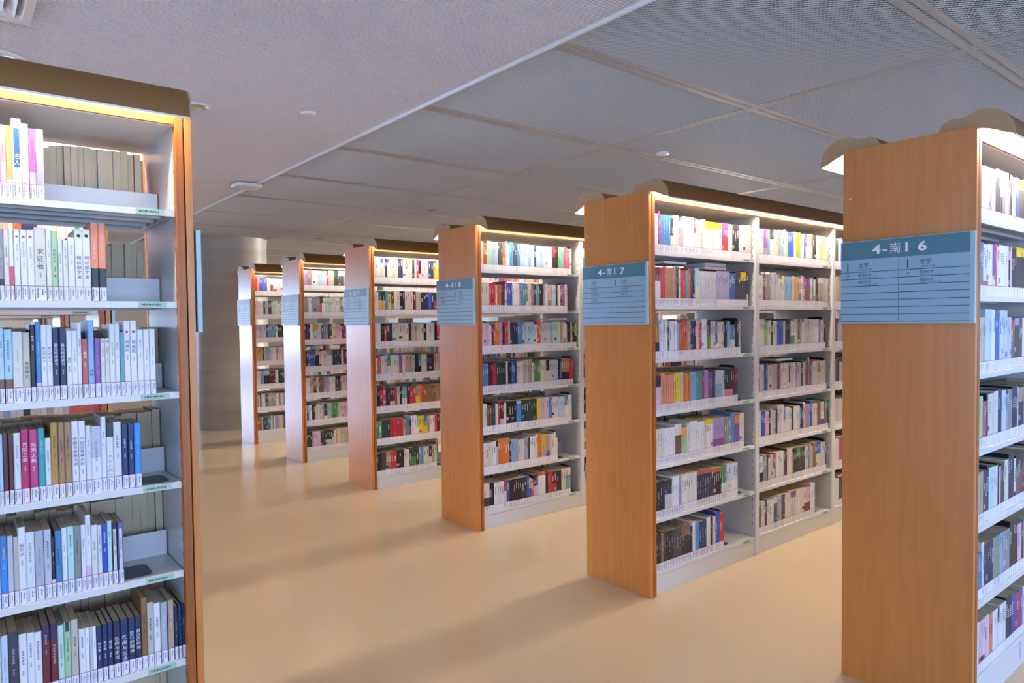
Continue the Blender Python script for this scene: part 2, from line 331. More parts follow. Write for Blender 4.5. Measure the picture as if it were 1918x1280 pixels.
def bookcase(label, group, X0, sg, Y, nb, cols, code):
    t = empty('bookcase', (X0, Y+DEP/2, 0)); tag(t, label, 'bookcase', group)
    tx = lambda x: X0+sg*x
    def bx(m, xa, ya, za, xb, yb, zb, mi=0): m.box(min(tx(xa), tx(xb)), Y+ya, za, max(tx(xa), tx(xb)), Y+yb, zb, mi)
    m = MB(); bx(m, 0, 0, 0, .022, DEP, HT); m.build('end_panel', M['wood'], t, bevel=.0015)
    L_ = bay_x(nb-1)[1]+.04
    m = MB()
    for ya, yb in ((0, .03), (DEP-.03, DEP)):
        bx(m, .026, ya, 0, .05, yb, 2.19)
        bx(m, .05, ya, 2.152, L_, yb-.008 if ya == 0 else yb, 2.178)
    m.build('front_trim', M['wood_edge'], t, bevel=.0015)
    m = MB(); m.cyl(0, 0, 0, 0, 0, n=3)
    m = MB(); a = [2*math.pi*i/16 for i in range(16)]; yy, zz = Y+DEP-.03, 2.0
    m.add([(tx(-.0012), yy+.0045*math.cos(q), zz+.0045*math.sin(q)) for q in a], [tuple(range(16))]); m.build('screw_cap', M['plastic'], t)
    # uprights with slot rows
    ups = [(.03, .049)]+[(bay_x(j)[1], bay_x(j)[1]+.04) for j in range(nb)]
    for xa, xb in ups:
        m = MB(); bx(m, xa, .012 if xa > .1 else .03, .0, xb, DEP-(.012 if xa > .1 else .03), 2.15)
        if xa < 2.2:
            for fy in (.032, DEP-.04):
                z = .2
                while z < 2.1:
                    xs_ = tx(xa-.0004) if xa > .1 else tx(xb+.0004)
                    m.add([(xs_, Y+fy, z), (xs_, Y+fy+.004, z), (xs_, Y+fy+.004, z+.014), (xs_, Y+fy, z+.014)], [(0,1,2,3)], 1); z += .05
        m.build('upright', [M['white'], M['ink']], t)
    m = MB(); bx(m, .022, .02, 0, L_, .05, .098); bx(m, .022, DEP-.05, 0, L_, DEP-.02, .098); m.build('plinth', M['white'], t, bevel=.002)
    m = MB(); bx(m, .022, .01, 2.15, L_, DEP-.01, 2.165); m.build('top_board', M['white'], t)
    for j in range(nb):
        xa, xb = bay_x(j); xa += .002; xb -= .002
        for i, z in enumerate(LV):
            m = MB()
            bx(m, xa, .018, z+.015, xb, DEP-.018, z+.02)
            for ya, yb in ((.018, .03), (DEP-.03, DEP-.018)): bx(m, xa, ya, z, xb, yb, z+.0151)
            if j < 2:
                for ya in (.12, .22, .34): bx(m, xa+.02, ya, z+.004, xb-.02, ya+.02, z+.0151)
                bx(m, xa, .03, z+.002, xa+.012, DEP-.03, z+.0151); bx(m, xb-.012, .03, z+.002, xb, DEP-.03, z+.0151)
            bx(m, xa+.003, DEP/2-.003, z+.02, xb-.003, DEP/2, z+.02+.085)
            so = m.build('shelf', M['white'], t)
            if j < 3:
                g_ = MB(); f0, f1 = (xb-.13, xb-.055) if sg > 0 else (xa+.03, xa+.112)
                bx(g_, f0, .0165, z+.001, f1, .018, z+.019); 
                yy = Y+.0162; xm = (min(tx(f0), tx(f1))+.008)
                for q in range(14): g_.box(xm+q*.0042, yy-.0002, z+.008, xm+q*.0042+.0026, yy, z+.012+.002*((q*7) % 3)/2, 1, skip='k')
                g_.build('shelf_tag', [M['tag'], M['ink']], so)
    for back in (0, 1):
        fy = (lambda v: Y+v) if not back else (lambda v: Y+DEP-v)
        outer = [(fy(a), z) for a, z in WING]; inner = [(fy(a*.97+.002), z-.005) for a, z in WING]
        m = MB(); x0, x1 = tx(.03), tx(L_)
        def sheet(p, mi):
            n = len(p); m.add([(x0, a, z) for a, z in p]+[(x1, a, z) for a, z in p], [(i, i+1, n+i+1, n+i) for i in range(n-1)], mi)
        sheet(outer, 0); sheet(inner, 1)
        m.add([(x0, *outer[0]), (x1, *outer[0]), (x1, *inner[0]), (x0, *inner[0])], [(0,1,2,3)], 1)
        m.add([(x0, *outer[-1]), (x1, *outer[-1]), (x1, *inner[-1]), (x0, *inner[-1])], [(0,1,2,3)], 0)
        co = m.build('canopy', [M['canopy'], M['canopy_in']], t)
        for f in co.data.polygons: f.use_smooth = True
        m = MB(); cp = [(fy(a), z) for a, z in WING]+[(fy(a), z) for a, z in ARC]
        m.prism(cp, min(tx(.023), tx(.03)), max(tx(.023), tx(.03))); m.build('end_cap', M['cap'], co, fix=True)
        for j in range(nb):
            xa, xb = bay_x(j); c_y, c_z = fy(-.045), 2.226; k = 8
            a = [2*math.pi*i/k for i in range(k)]; m = MB()
            m.prism([(c_y+.008*math.cos(q), c_z+.008*math.sin(q)) for q in a], min(tx(xa+.01), tx(xb+.03)), max(tx(xa+.01), tx(xb+.03)))
            m.build('lamp_tube', M['tube'], co)
    sign(t, X0, -sg, Y, cols, code)
    return t
EU, AM, OC = ('15','欧洲文学','EUROPEAN LITERATURE'), ('17','美洲文学','AMERICAN LITERATURE'), ('16','大洋洲文学','OCEANIAN LITERATURE')
US, UK_, FR = ('','美国文学','AMERICAN LITERATURE'), ('','英国文学','BRITISH LITERATURE'), ('','法国文学','FRENCH LITERATURE')
YR = [0, 1.5134, 3.0822, 4.6922, 6.2869, 7.8311]
SG = [[[AM, US],[AM, US]], [[EU, OC, FR],[AM, US]], [[EU, UK_],[EU, FR]], [[EU, UK_],[EU, UK_]], [[EU, UK_],[EU, UK_]], [[EU],[EU]]]
DS = ['nearest on the right, cut by the frame', 'second from the right', 'third from the right', 'fourth from the right', 'second farthest', 'farthest, in front of the column']
NB = [8, 8, 8, 7, 7, 7]
for k in range(6):
    bookcase('oak-ended library bookcase with a blue directory sign, %s' % DS[k], 'library bookcases right of the aisle', 0, 1, YR[k], NB[k], SG[k], '4-南%d' % (16+k))
XL = -2.273; LR = [1.515, 3.0822, 4.6922, 6.2869]
LD = ['large near library bookcase at the left edge, canopy lit, end panel toward the aisle', 'left block bookcase glimpsed directly behind the near left bookcase', 'left block bookcase standing two rows behind the near left one', 'left block bookcase standing three rows behind the near left one']
for k in range(4): bookcase(LD[k], 'library bookcases left of the aisle', XL, -1, LR[k], 3, [], '')

# ------------------------------------------------------------------ books
def parse(s):
    s = s.split(); c = s[0].replace(':', '/'); d = dict(seg=[], marks=[], title=None, scr=None, col=c[:2] if c[:2] in PAL else c[0])
    if '/' in c:
        a, r = c.split('/'); b_, f = (r.split('@')+['.5'])[:2]; f = float(f); d['seg'] = [(0, f, a), (f, 1, b_)]; d['col'] = a; d['col2'] = b_
    else: d['seg'] = [(0, 1, c)]; d['col'] = c
    for e in s[1:]:
        if e[0] == '[': 
            a, b_, q = e[1:-1].split(','); d['band'] = (float(a), float(b_), q)
        elif e[0] == '~': d['scr'] = e[2:] or 'W'
        elif e[0] == 'o': f, q = e[1:].split(':'); d['marks'].append((float(f), q))
        else:
            q = e.split(':'); d['title'] = (q[0], q[1], float(q[2]), float(q[3])/1000)
    return d
LAB = lin('e9e5ec')
def scribble(mb, x, y, z, n, s, c, rng, pitch=1.25):
    for i in range(n):
        zz = z-i*s*pitch
        for q in range(3):
            a = s*.5*rng.uniform(.6, 1); o = zz-s*(.15+.33*q); mb.add([(x-a, y, o-s*.07), (x+a, y, o-s*.07), (x+a, y, o+s*.07), (x-a, y, o+s*.07)], [(0,1,2,3)], 0, c)
        a = s*rng.uniform(-.25, .25); mb.add([(x+a-s*.06, y, zz-s*.9), (x+a+s*.06, y, zz-s*.9), (x+a+s*.06, y, zz), (x+a-s*.06, y, zz)], [(0,1,2,3)], 0, c)
def fine_book(spec, x0, x1, z0, h, ys, depth, rng):
    """a book of its own: cover (with its title), page block and call-number label"""
    cv, pg, lb = MB(), MB(), MB(); t = x1-x0; ch = min(.0025, t*.18); bt = .0012; z1 = z0+h
    for f0, f1, q in spec['seg']:
        za, zb = z1-f1*h, z1-f0*h; c = PAL[q]; y1 = ys+depth
        ring = [(x0, y1), (x0, ys+ch), (x0+ch, ys), (x1-ch, ys), (x1, ys+ch), (x1, y1), (x1-bt, y1), (x1-bt, ys+ch), (x1-ch, ys+bt), (x0+ch, ys+bt), (x0+bt, ys+ch), (x0+bt, y1)]
        n = 12; vs = [(a, b_, za) for a, b_ in ring]+[(a, b_, zb) for a, b_ in ring]
        fs = [(i, (i+1) % n, (i+1) % n+n, i+n) for i in range(n)]
        for base in (0, n):
            for a, b_ in ((0, 1), (1, 2), (2, 3), (3, 4), (4, 5)):
                qd = (base+a, base+b_, base+11-b_, base+11-a); fs.append(qd if base == 0 else qd[::-1])
        cv.add(vs, fs, 0, c)
    xm = (x0+x1)/2; yf = ys-.0004; wd = t-2*ch
    def quad(f0, f1, q, wf=1.0):
        a = wd/2*wf; cv.add([(xm-a, yf+.0002, z1-f1*h), (xm+a, yf+.0002, z1-f1*h), (xm+a, yf+.0002, z1-f0*h), (xm-a, yf+.0002, z1-f0*h)], [(0,1,2,3)], 0, PAL[q])
    if 'band' in spec: quad(*spec['band'][:2], spec['band'][2], .8)
    for f, q in spec['marks']:
        r = min(wd*.34, .006); zc = z1-f*h; a = [2*math.pi*i/14 for i in range(14)]
        cv.add([(xm+r*math.cos(k), yf, zc+r*math.sin(k)) for k in a], [tuple(range(14))], 0, PAL[q])
    if spec['title']:
        s, q, f, sz = spec['title']; sz = min(sz, wd*.95); zc = z1-f*h
        for i, c_ in enumerate(s):
            vs, fs, a0, a1, b0, b1 = glyph(c_); w_ = max(a1-a0, .3)
            text(cv, c_, (xm, yf, zc-sz*(i+1)*1.12), (1,0,0), (0,0,1), sz, m=0, c=PAL[q], gap=0, bold=1)
        zz = zc-sz*1.12*len(s)-.012
        if zz-z0 > .075: scribble(cv, xm, yf, zz, min(3, int((zz-z0-.055)/.006)), .0042, PAL[q], rng)
    elif spec['scr']:
        q = PAL[spec['scr']]; s = min(wd*.5, rng.uniform(.005, .008)); f = rng.uniform(.12, .3); nn = rng.randint(4, 7)
        scribble(cv, xm, yf, z1-f*h, nn, s, q, rng); zz = z1-f*h-nn*s*1.25-.014
        if zz-z0 > .08: scribble(cv, xm, yf, zz, 3, s*.7, q, rng)
    pg.box(x0+bt, ys+.002, z0+.0006, x1-bt, ys+depth-.001, z1-(.001 if rng.random() < .75 else .003), 0, PAL['page'])
    lh = .042
    lb.box(x0+ch*.4, ys-.0005, z0+.001, x1-ch*.4, ys+.0004, z0+lh, 0, LAB)
    lb.box(x0+ch*.4, ys-.0008, z0+lh, x1-ch*.4, ys+.0004, z0+lh+.0013, 0, PAL['mark'])
    yl = ys-.0007; ink = lin('4a4a5a')
    for ci, fx in enumerate((-.28, .12, .34)):
        xx = xm+fx*t; z = z0+lh-.005-.004*ci
        while z > z0+.006+.01*ci:
            hh = rng.uniform(.0012, .0026); a = t*(.07 if ci < 2 else .04)
            lb.add([(xx-a, yl, z-hh), (xx+a, yl, z-hh), (xx+a, yl, z), (xx-a, yl, z)], [(0,1,2,3)], 0, ink); z -= hh+.0012
    org = (xm, ys+depth/2, z0)
    o = cv.build('book', M['cover'], org=org, attr=True)
    pg.build('page_block', M['paper'], o, org=org, attr=True)
    lb.build('spine_label', M['paper'], o, org=org, attr=True)
    return o
rest = MB()
def plain_book(spec, x0, x1, z0, h, ys, depth, dr, far=False):
    """a book of the stuff mesh; dr=+1 spine toward -y, dr=-1 spine toward +y"""
    z1 = z0+h; yb = ys+dr*depth; pc = PAL['page']; jt = .84+.2*((int(x0*9173)*7919+int(z0*311)) % 97)/97
    J = lambda k: tuple(min(1, v*jt) for v in PAL[k]); c = J(spec['col'])
    ya, yc = min(ys, yb), max(ys, yb); lh = .042
    def q(vs, m, c): rest.add(vs, [(0,1,2,3)], m, c)
    sides = 'lr' 
    rest.box(x0, ya, z0, x1, yc, z1, 0, c, skip='tfkb')
    q([(x0,ya,z1),(x1,ya,z1),(x1,yc,z1),(x0,yc,z1)], 1, pc)
    q([(x0,yb,z0),(x1,yb,z0),(x1,yb,z1),(x0,yb,z1)] if dr < 0 else [(x1,yb,z0),(x0,yb,z0),(x0,yb,z1),(x1,yb,z1)], 1, pc)
    def sp(za, zb, c, off=0., m=0, ins=0.):
        y = ys-dr*off; vs = [(x0+ins,y,za),(x1-ins,y,za),(x1-ins,y,zb),(x0+ins,y,zb)]; q(vs if dr > 0 else vs[::-1], m, c)
    if far or dr < 0: sp(z0+lh, z1, c); sp(z0, z0+lh, LAB, m=1); return
    for f0, f1, k in spec['seg']: sp(z1-f1*h, z1-f0*h, J(k))
    sp(z0+.001, z0+lh, LAB, .0004, 1, .0006); sp(z0+lh, z0+lh+.0015, PAL['mark'], .0005, 1, .0004)
    rng = random.Random(int(x0*1e5)+int(z0*1e3)); dark = sum(c) > .9
    tc_ = PAL['K3'] if dark else PAL['W']; a = (x1-x0)*.16; xm = (x0+x1)/2; zz = z1-h*rng.uniform(.08, .25)
    if rng.random() < .75:
        for i in range(rng.randint(3, 6)):
            q([(xm-a, ys-.0005, zz-.006), (xm+a, ys-.0005, zz-.006), (xm+a, ys-.0005, zz), (xm-a, ys-.0005, zz)], 0, tc_); zz -= .0095
    if rng.random() < .12 and h > .12: 
        f = z0+.05+rng.uniform(0, .02); q([(x0, ys-.0004, f), (x1, ys-.0004, f), (x1, ys-.0004, f+.02), (x0, ys-.0004, f+.02)], 0, PAL[rng.choice(['G', 'N', 'R2', 'B3', 'D', 'V2'])])

BOOKS = []     # dict(spec, x0, x1, z0, h, ys, depth, dr, where, idx, n)
def expand(tok):
    out = []
    for e in tok.split():
        m_, hp, wd = 1, 0, None
        base = re.match(r'[A-Z][0-9]?(/[A-Z][0-9]?(@[.0-9]+)?)?', e).group(0)
        for k_, q in re.findall(r'([*+w-])(\d+)', e[len(base):]):
            if k_ == '*': m_ *= int(q)
            elif k_ == 'w': wd = int(q)/1000
            else: hp = int(q)/1000*(1 if k_ == '+' else -1)
        e = base
        hh = random.uniform(.2, .212)+hp; ww = wd or random.uniform(.014, .02)
        if m_ == 1: hh += random.choice([0, 0, 0, .008, -.012, -.02])
        for _ in range(m_): out.append((e+' ~:'+('K' if sum(PAL[e.split('/')[0]]) > .9 else 'W'), ww, hh))
    return out
GEN = 'W V L W2 V2 K G N B S T2 E Y2 O3 R C P1 U D F H X B3 S2 K2 N2 P1 H2 R2 L W V K3 T3 W V L W V W2 L K K2 H L2 V W W V2 N3 S3'.split()
def rand_row(n, q=random):
    r = ''
    while n > 0:
        m_ = min(n, q.choice([1, 1, 1, 2, 2, 3, 4])); c = q.choice(GEN)
        if q.random() < .2: c += '/'+q.choice(GEN)+'@%.2f' % q.uniform(.2, .75)
        r += '%s*%d ' % (c, m_); n -= m_
    return r
def lay(tok, xa, xb, end, z0, ysp, dr, where, wid, X0=0, sg=1, up=0):
    it = expand(tok); tot = sum(w_ for _, w_, _ in it); k = (xb-xa-.004)*end/tot
    x = xa+.002; rows = []
    for i, (s, w_, h) in enumerate(it):
        w_ *= k; a, b_ = X0+sg*x, X0+sg*(x+w_-.0007)
        rows.append(dict(s=s, x0=min(a, b_), x1=max(a, b_), z0=z0, h=h+up, ys=ysp, depth=random.uniform(.138, .158), dr=dr, where=where, wid=wid))
        x += w_
    if sg < 0: rows.reverse()
    for i, b_ in enumerate(rows): b_['i'] = i; b_['n'] = len(rows)
    BOOKS.extend(rows); return x
def bookend(x, z, ys, label, sg=1, hh=.222):
    """bent black steel plate: upright against the last book, base on the shelf"""
    m = MB(); r = .02; y0, y1 = ys+.02, ys+.14; pts = [(y0, 0)]
    pts = [(y1, 0)]+[(y1-r+r*math.cos(a), hh-r+r*math.sin(a)) for a in [math.pi/2*i/5 for i in range(6)]]+[(y0+r+r*math.cos(a), hh-r+r*math.sin(a)) for a in [math.pi/2+math.pi/2*i/5 for i in range(6)]]+[(y0, 0)]
    n = len(pts); a, b_ = (x+.0006, x+.0018)
    m.prism(pts, a, b_)
    w_ = .085; bp = [(b_-.001, y0), (b_+w_-r, y0)]+[(b_+w_-r+r*math.sin(q), y0+r-r*math.cos(q)) for q in [math.pi/2*i/5 for i in range(6)]]+[(b_+w_-r+r*math.cos(q), y1-r+r*math.sin(q)) for q in [math.pi/2*i/5 for i in range(6)]]+[(b_-.001, y1)]
    k = len(bp); vs = [(p, q, .0002) for p, q in bp]+[(p, q, .0014) for p, q in bp]
    m.add(vs, [tuple(range(k))[::-1], tuple(range(k, 2*k))]+[(i, (i+1) % k, (i+1) % k+k, i+k) for i in range(k)])
    m.v = [(p, q, zz+z) for p, q, zz in m.v]
    o = m.build('bookend', M['black'], org=(x, ys+.08, z), fix=True)
    return tag(o, label, 'bookend', 'black steel bookends on the shelves')
RD = ['bottom', 'sixth', 'fifth', 'fourth', 'third', 'second', 'top']      # index = level
CASE = ['rightmost bookcase', 'second bookcase from right', 'third bookcase from right', 'fourth bookcase from right', 'fifth bookcase from right', 'farthest bookcase']
ROWS = {
(0,0): ["W2*2 T2 P2/W@.4*2 V*2 W*3 H*2 V*2 U3*2 K3*2 W/K@.5 R/G@.15*2 W*2 R/G@.15 K2*2 W*2 B2*2 Y/K3@.2*4 W*3 L*4 K*4 V*4 B3*4",
 "K*2 W T2*2 B3*2 W/R2@.7*3 W*2 U2/W@.6*2 P3/L@.85 V W*6 P/K@.2 P1 K*3 Y/K@.18*8 K*4 W*3 B*3 V*6",
 "W*2 F2 N V2+5*3 S3+35*3 W+32*2 B2+20*3 S3+34*4 L*3 R/F@.2*2 D/K@.15*3 C*2 W*4 K*3 V*4 B*3 L*3",
 "T3*2 E2*4 P3-20*2 N*1 V*4 W/N@.8*2 N*2+10 S3*3 D2 G*3 N*3+10 P1 H/K2@.3*3 G+8*3 W*4 K*3 L*4 V*3",
 "W-12*4 H*2 K3*2 N T3*3 W*2 K P1-15 K3*2 V*2+8 N*3+25 W/N@.7 K/F@.3*4 C*2 L*4 W*3 V*3 K*4",
 "W-25*4 B3-25*2 V+10 N2*2 N*3 G2*3+8 S2*2 G*3 K*4+25 P1*2 C T2 U*2 W*3 V*4 L*4",
 "V*1 K2*2 W*2 P1/C@.7*3 P1*2 O2*2 W*3 K2/W@.3*1 W*4 N*3+8 B*2 M3*2 U2*2 V*4 W*4 L*3 K*3"],
(1,0): ["K W*2 M+14 B3*4 K/V@.5 V*2+8 V2 P2 W*4+6 R2/W@.4 V W2 V2 W2-6 Y/W@.2*7 U/R@.4*3 W*2 K*3 W*3 V*3",
 "C/W@.35*4 R*2+6 H2*4 N3 T3 R*2 T R2+6 K3*2 S/Vw34+10 L*7 D2*7 B*3 N3*3 Y/N3@.25*3 N3/P1@.65",
 "W*2 Y3/N@.5*2-20 S3 W*3+6 N2/B@.6-8 W*4 S2 R2*2 O3*2-6 H*2 N3*3 V P1 R-6 W*3+8 N3/E@.4*2 V*3 B2/W@.65+8 V*3 K*2 S2*2 B3/S3@.5*3-20 K*2 S3",
 "T3 K/P1@.3*3-10 O2w28 O2*4 Y*3 V O*2w28 S2*3 T*3 R D*2 U*2 N2*1 S3/S2@.4*4 T3 N3/P@.6*4 C/N2@.6*3",
 "V2 V*4 W*4 V/F@.3*2+8 Y2/E2@.3*2-14 V W*3+8 W*3 Y/W@.15*4 D/U2@.6*4 G*3 T+26/B4@.3 O/U2@.25*2 W+8*2".replace("T+26/B4@.3", "B4+24w26"),
 "K*5 N3/L@.4*3 W/K@.8*3 D W2*7 R2/N3@.1*6 O3/N3@.12*5 E/T3@.5*2 S3/W@.5*5",
 "K2 K*2 F2 K*4 K3*3 F/K@.3*3 N3 W+10 B4w26 N2*3 W+10w28 K V B2*2+20 R*2"],
(1,1): ["V*3 U2/D@.6*2 T2 K/W@.3*2 V*2 H S2*2 V+8 E2 B2*3 W Q*3 W*2 B2 R/V@.4 W*2 O/V@.4 K2 K W*2 V Q2*2 W*2 L",
 "W*3 C G*3 L*4 R2/L@.1+6 L Q2/V@.1 S2*5 W Y2*3 V/T@.5 W P/V@.4+8 U/F@.3-10*3 W T2 W K*2 V/H@.2*3 L*2 V*2",
 "P3/W@.5 W*3+8 Q*1 E2 W*1 K2 V*2 B2*3 W K*3 W/E@.5*2 V*2 K3 H W*1 L*3+8 V*2 W*3 B3 V*2 K",
 "B2*2 V*2+8 B2-12 B V*3 V2*2 C-4 M2 W*5 C/W@.6 W*3 D L*2 N3 V H K T2+25 R+8 S2 W*3 H/V@.4*2 V*3 G",
 "V*2 B2*2 P1*2 K*1 V L*2-10 K W*3+14 B4/W@.3 W*3 V K3-8 W*4 B3-6 K V+8*1 D*3 B2/W@.8+14 V*3 F*2 W/B2@.6*2 R-10 T K",
 "V T-22 W/K@.5*2 G*2 N V L*2 R/V@.5 G W*4 C K V*3+6 F K*2 E/K2@.3*2 K3*3 V*2 B3 L V2 F2+14*2 B2/V@.4*3+10 V L*2 N",
 "R2/V@.1-15 K-10 V*2 N3 W*3 T3/N3@.2*2 D2+10*2 K3*2 V*3 U/L@.2*3 V*4 P1/C@.5*3 W*3+14"],
(2,0): ["V*3 E/R@.1 F2 E2*3 S2*2 D2*2 X*3 R2/O2@.5*2 W+12 W B4+10*2 K3*3 B3*2 S*3 W*1+8 S2*2 W*2 N2+12 S*5 W*5 R/K@.4*2 K*2 E3*2 T2*2 P3*2+4 O B W",
 "V*5 R*3 V-8 R2*2-14 K2*2 M3/V@.3+10 B2*3 W*4 R2/H@.4 B3*3 E/V@.6 V*2 R2 B3 K*1 T2*2 K*2 D W*2 P1/G@.6*2 E2 S3*2 K W*2 U2*3 V*2",
 "P1*5 W K2*1+6 M3/O@.3+8 Y2/O@.3*2 P2*2 K R/R2@.5*2+8 P1 N3*4 B3*3 V S*5 W-14*2 O3+12*2 L*5 S2*2 T3*5 O2 E2 W/B3@.6*2 V K*2 V2 K*2 Q2/K@.5",
 "B3*4 C2*2 R*2 X*3 K2*2 V K*2 B2*2 N3 V*3 V2*3+10 H*2+12 W E*3-10 E3 V*3 K/V@.4*2 V S3*5 K B4/K@.7 H2/K@.5*4 R*3",
 "V*3 F-20*2 Xw26 V R C/P1@.6*2 V K*4 S/B4@.1w40+8 X*5 K2*2 Y*2 P1*4 B4*2 W*2 S3*4 B3/W@.4*2 W*2",
 "V*4 W*2+8 K/L@.2 O*5+18w18 N2 S2*3 V*3 D2+6*2 X W*3 V*1+20 O+14*2 Y2*2 H/B2@.6*2 V*2 W+8 R/W@.1",
 "O3/V@.8 V/K3@.5*2 K*2 W*4 R/V@.4*1 B2/K@.9 K*6 K2*2 B2 E2/B2@.4 P3-8 U3/P1@.4*2 R2/W@.1*4 K*1 R*2 C/R@.5*2 K*2 V*2 V/T2@.3*2"],
(3,0): ["P1/V@.5 V*2 B2/V@.2 V N3-6 B2/V@.2 V*3 K3 N3+14*1 W O/V@.4 V*2 K2 W M3+6 K/V@.6 V P1*2 N3*2 Y2 T2/Y@.2*2 D P B4/V@.6 P3",
 "V*2 X/Y2@.4*2 B3 Y K3/T2@.5 V*2 K*2 V*3 C+8 V2*2 K*1-8 N*2 B2 N K/M3@.4 T2/K@.5*3 L*4 V D B2/V@.3",
 "V*2 K R2 K2*2 V*5 N3 V2*2 V*2 K W*3 K R K/W@.5+12 E2+6 W*5 F P",
 "V R2 V-8 L E/V@.4 T3/V@.3 V*2 U2 V H*2 L K B4/K@.5 V*2 N3*3 O2 L T2 N B4 V*2 U3*3 R2",
 "G K-8 R-8 P3 N3*2 C/P1@.6*2 R2*1 V K T2/V@.5*2 N3+10 R-6*2 H/Y@.5*2 O R F2*5 H2*5 B2/V@.4 N3 H C W*2+8 L",
 "E E3 X*3 R*4 H B3 N2/R@.3 W+8*2 E2/W@.5 Y*2 B3/Y@.4 H W*2 R K P*2 R K+12",
 "K*2 K3*2 H2*2 R*2 K*3 V w30 W".replace(' w30','')+" X/E@.4*3 K2 G B4 V*2 N/V@.5 H T3"]}
ENDF = {(0,0):[1]*7, (1,0):[.98,.95,.86,.83,.90,.83,.68], (1,1):[.99,.98,.93,.95,.98,.95,.78], (2,0):[.93,.88,.98,.94,.92,.76,.90], (3,0):[.84,.99,.99,.99,.99,.80,.66]}
for k in range(6):
    for j in range(NB[k]):
        xa, xb = bay_x(j)
        for r in range(7):
            lv = 6-r; z0 = LV[lv]+.02
            if (k, j) in ROWS: tok = ROWS[(k, j)][r]; e = ENDF[(k, j)][r]
            else: tok = rand_row(random.randint(38, 50)); e = random.choice([.99, .99, .95, .9, .85])
            x = lay(tok, xa, xb, e, z0, YR[k]+.03, 1, '%s shelf%s' % (RD[lv], ', second bay' if j else ''), ('R', k, j, lv))
            if e < .97 and j < 2 and k < 4: bookend(x, z0, YR[k]+.03, 'black bookend closing the %s shelf row, bay %s, %s' % (RD[lv], ['one', 'two'][j], CASE[k]))
            lay(rand_row(random.randint(30, 42)), xa, xb, random.uniform(.85, 1), z0, YR[k]+DEP-.03, -1, '', ('B', k, j, lv))
for k in range(4):
    for j in range(3):
        xa, xb = bay_x(j)
        for lv in range(7):
            z0 = LV[lv]+.02
            if k > 0: lay(rand_row(random.randint(40, 52)), xa+random.choice([0, .05, .1]), xb, 1, z0, LR[k]+.03, 1, '', ('BL', k, j, lv), XL, -1)
            elif j > 0: lay(rand_row(random.randint(50, 60)), xa, xb, 1, z0, LR[k]+.03, 1, '', ('BL', k, j, lv), XL, -1)
            lay(rand_row(random.randint(40, 52)), xa+(.04 if lv > 4 else 0), xb, 1, z0, LR[k]+DEP-.03, -1, '', ('B', k, j, lv), XL, -1, .022 if lv == 6 else 0)
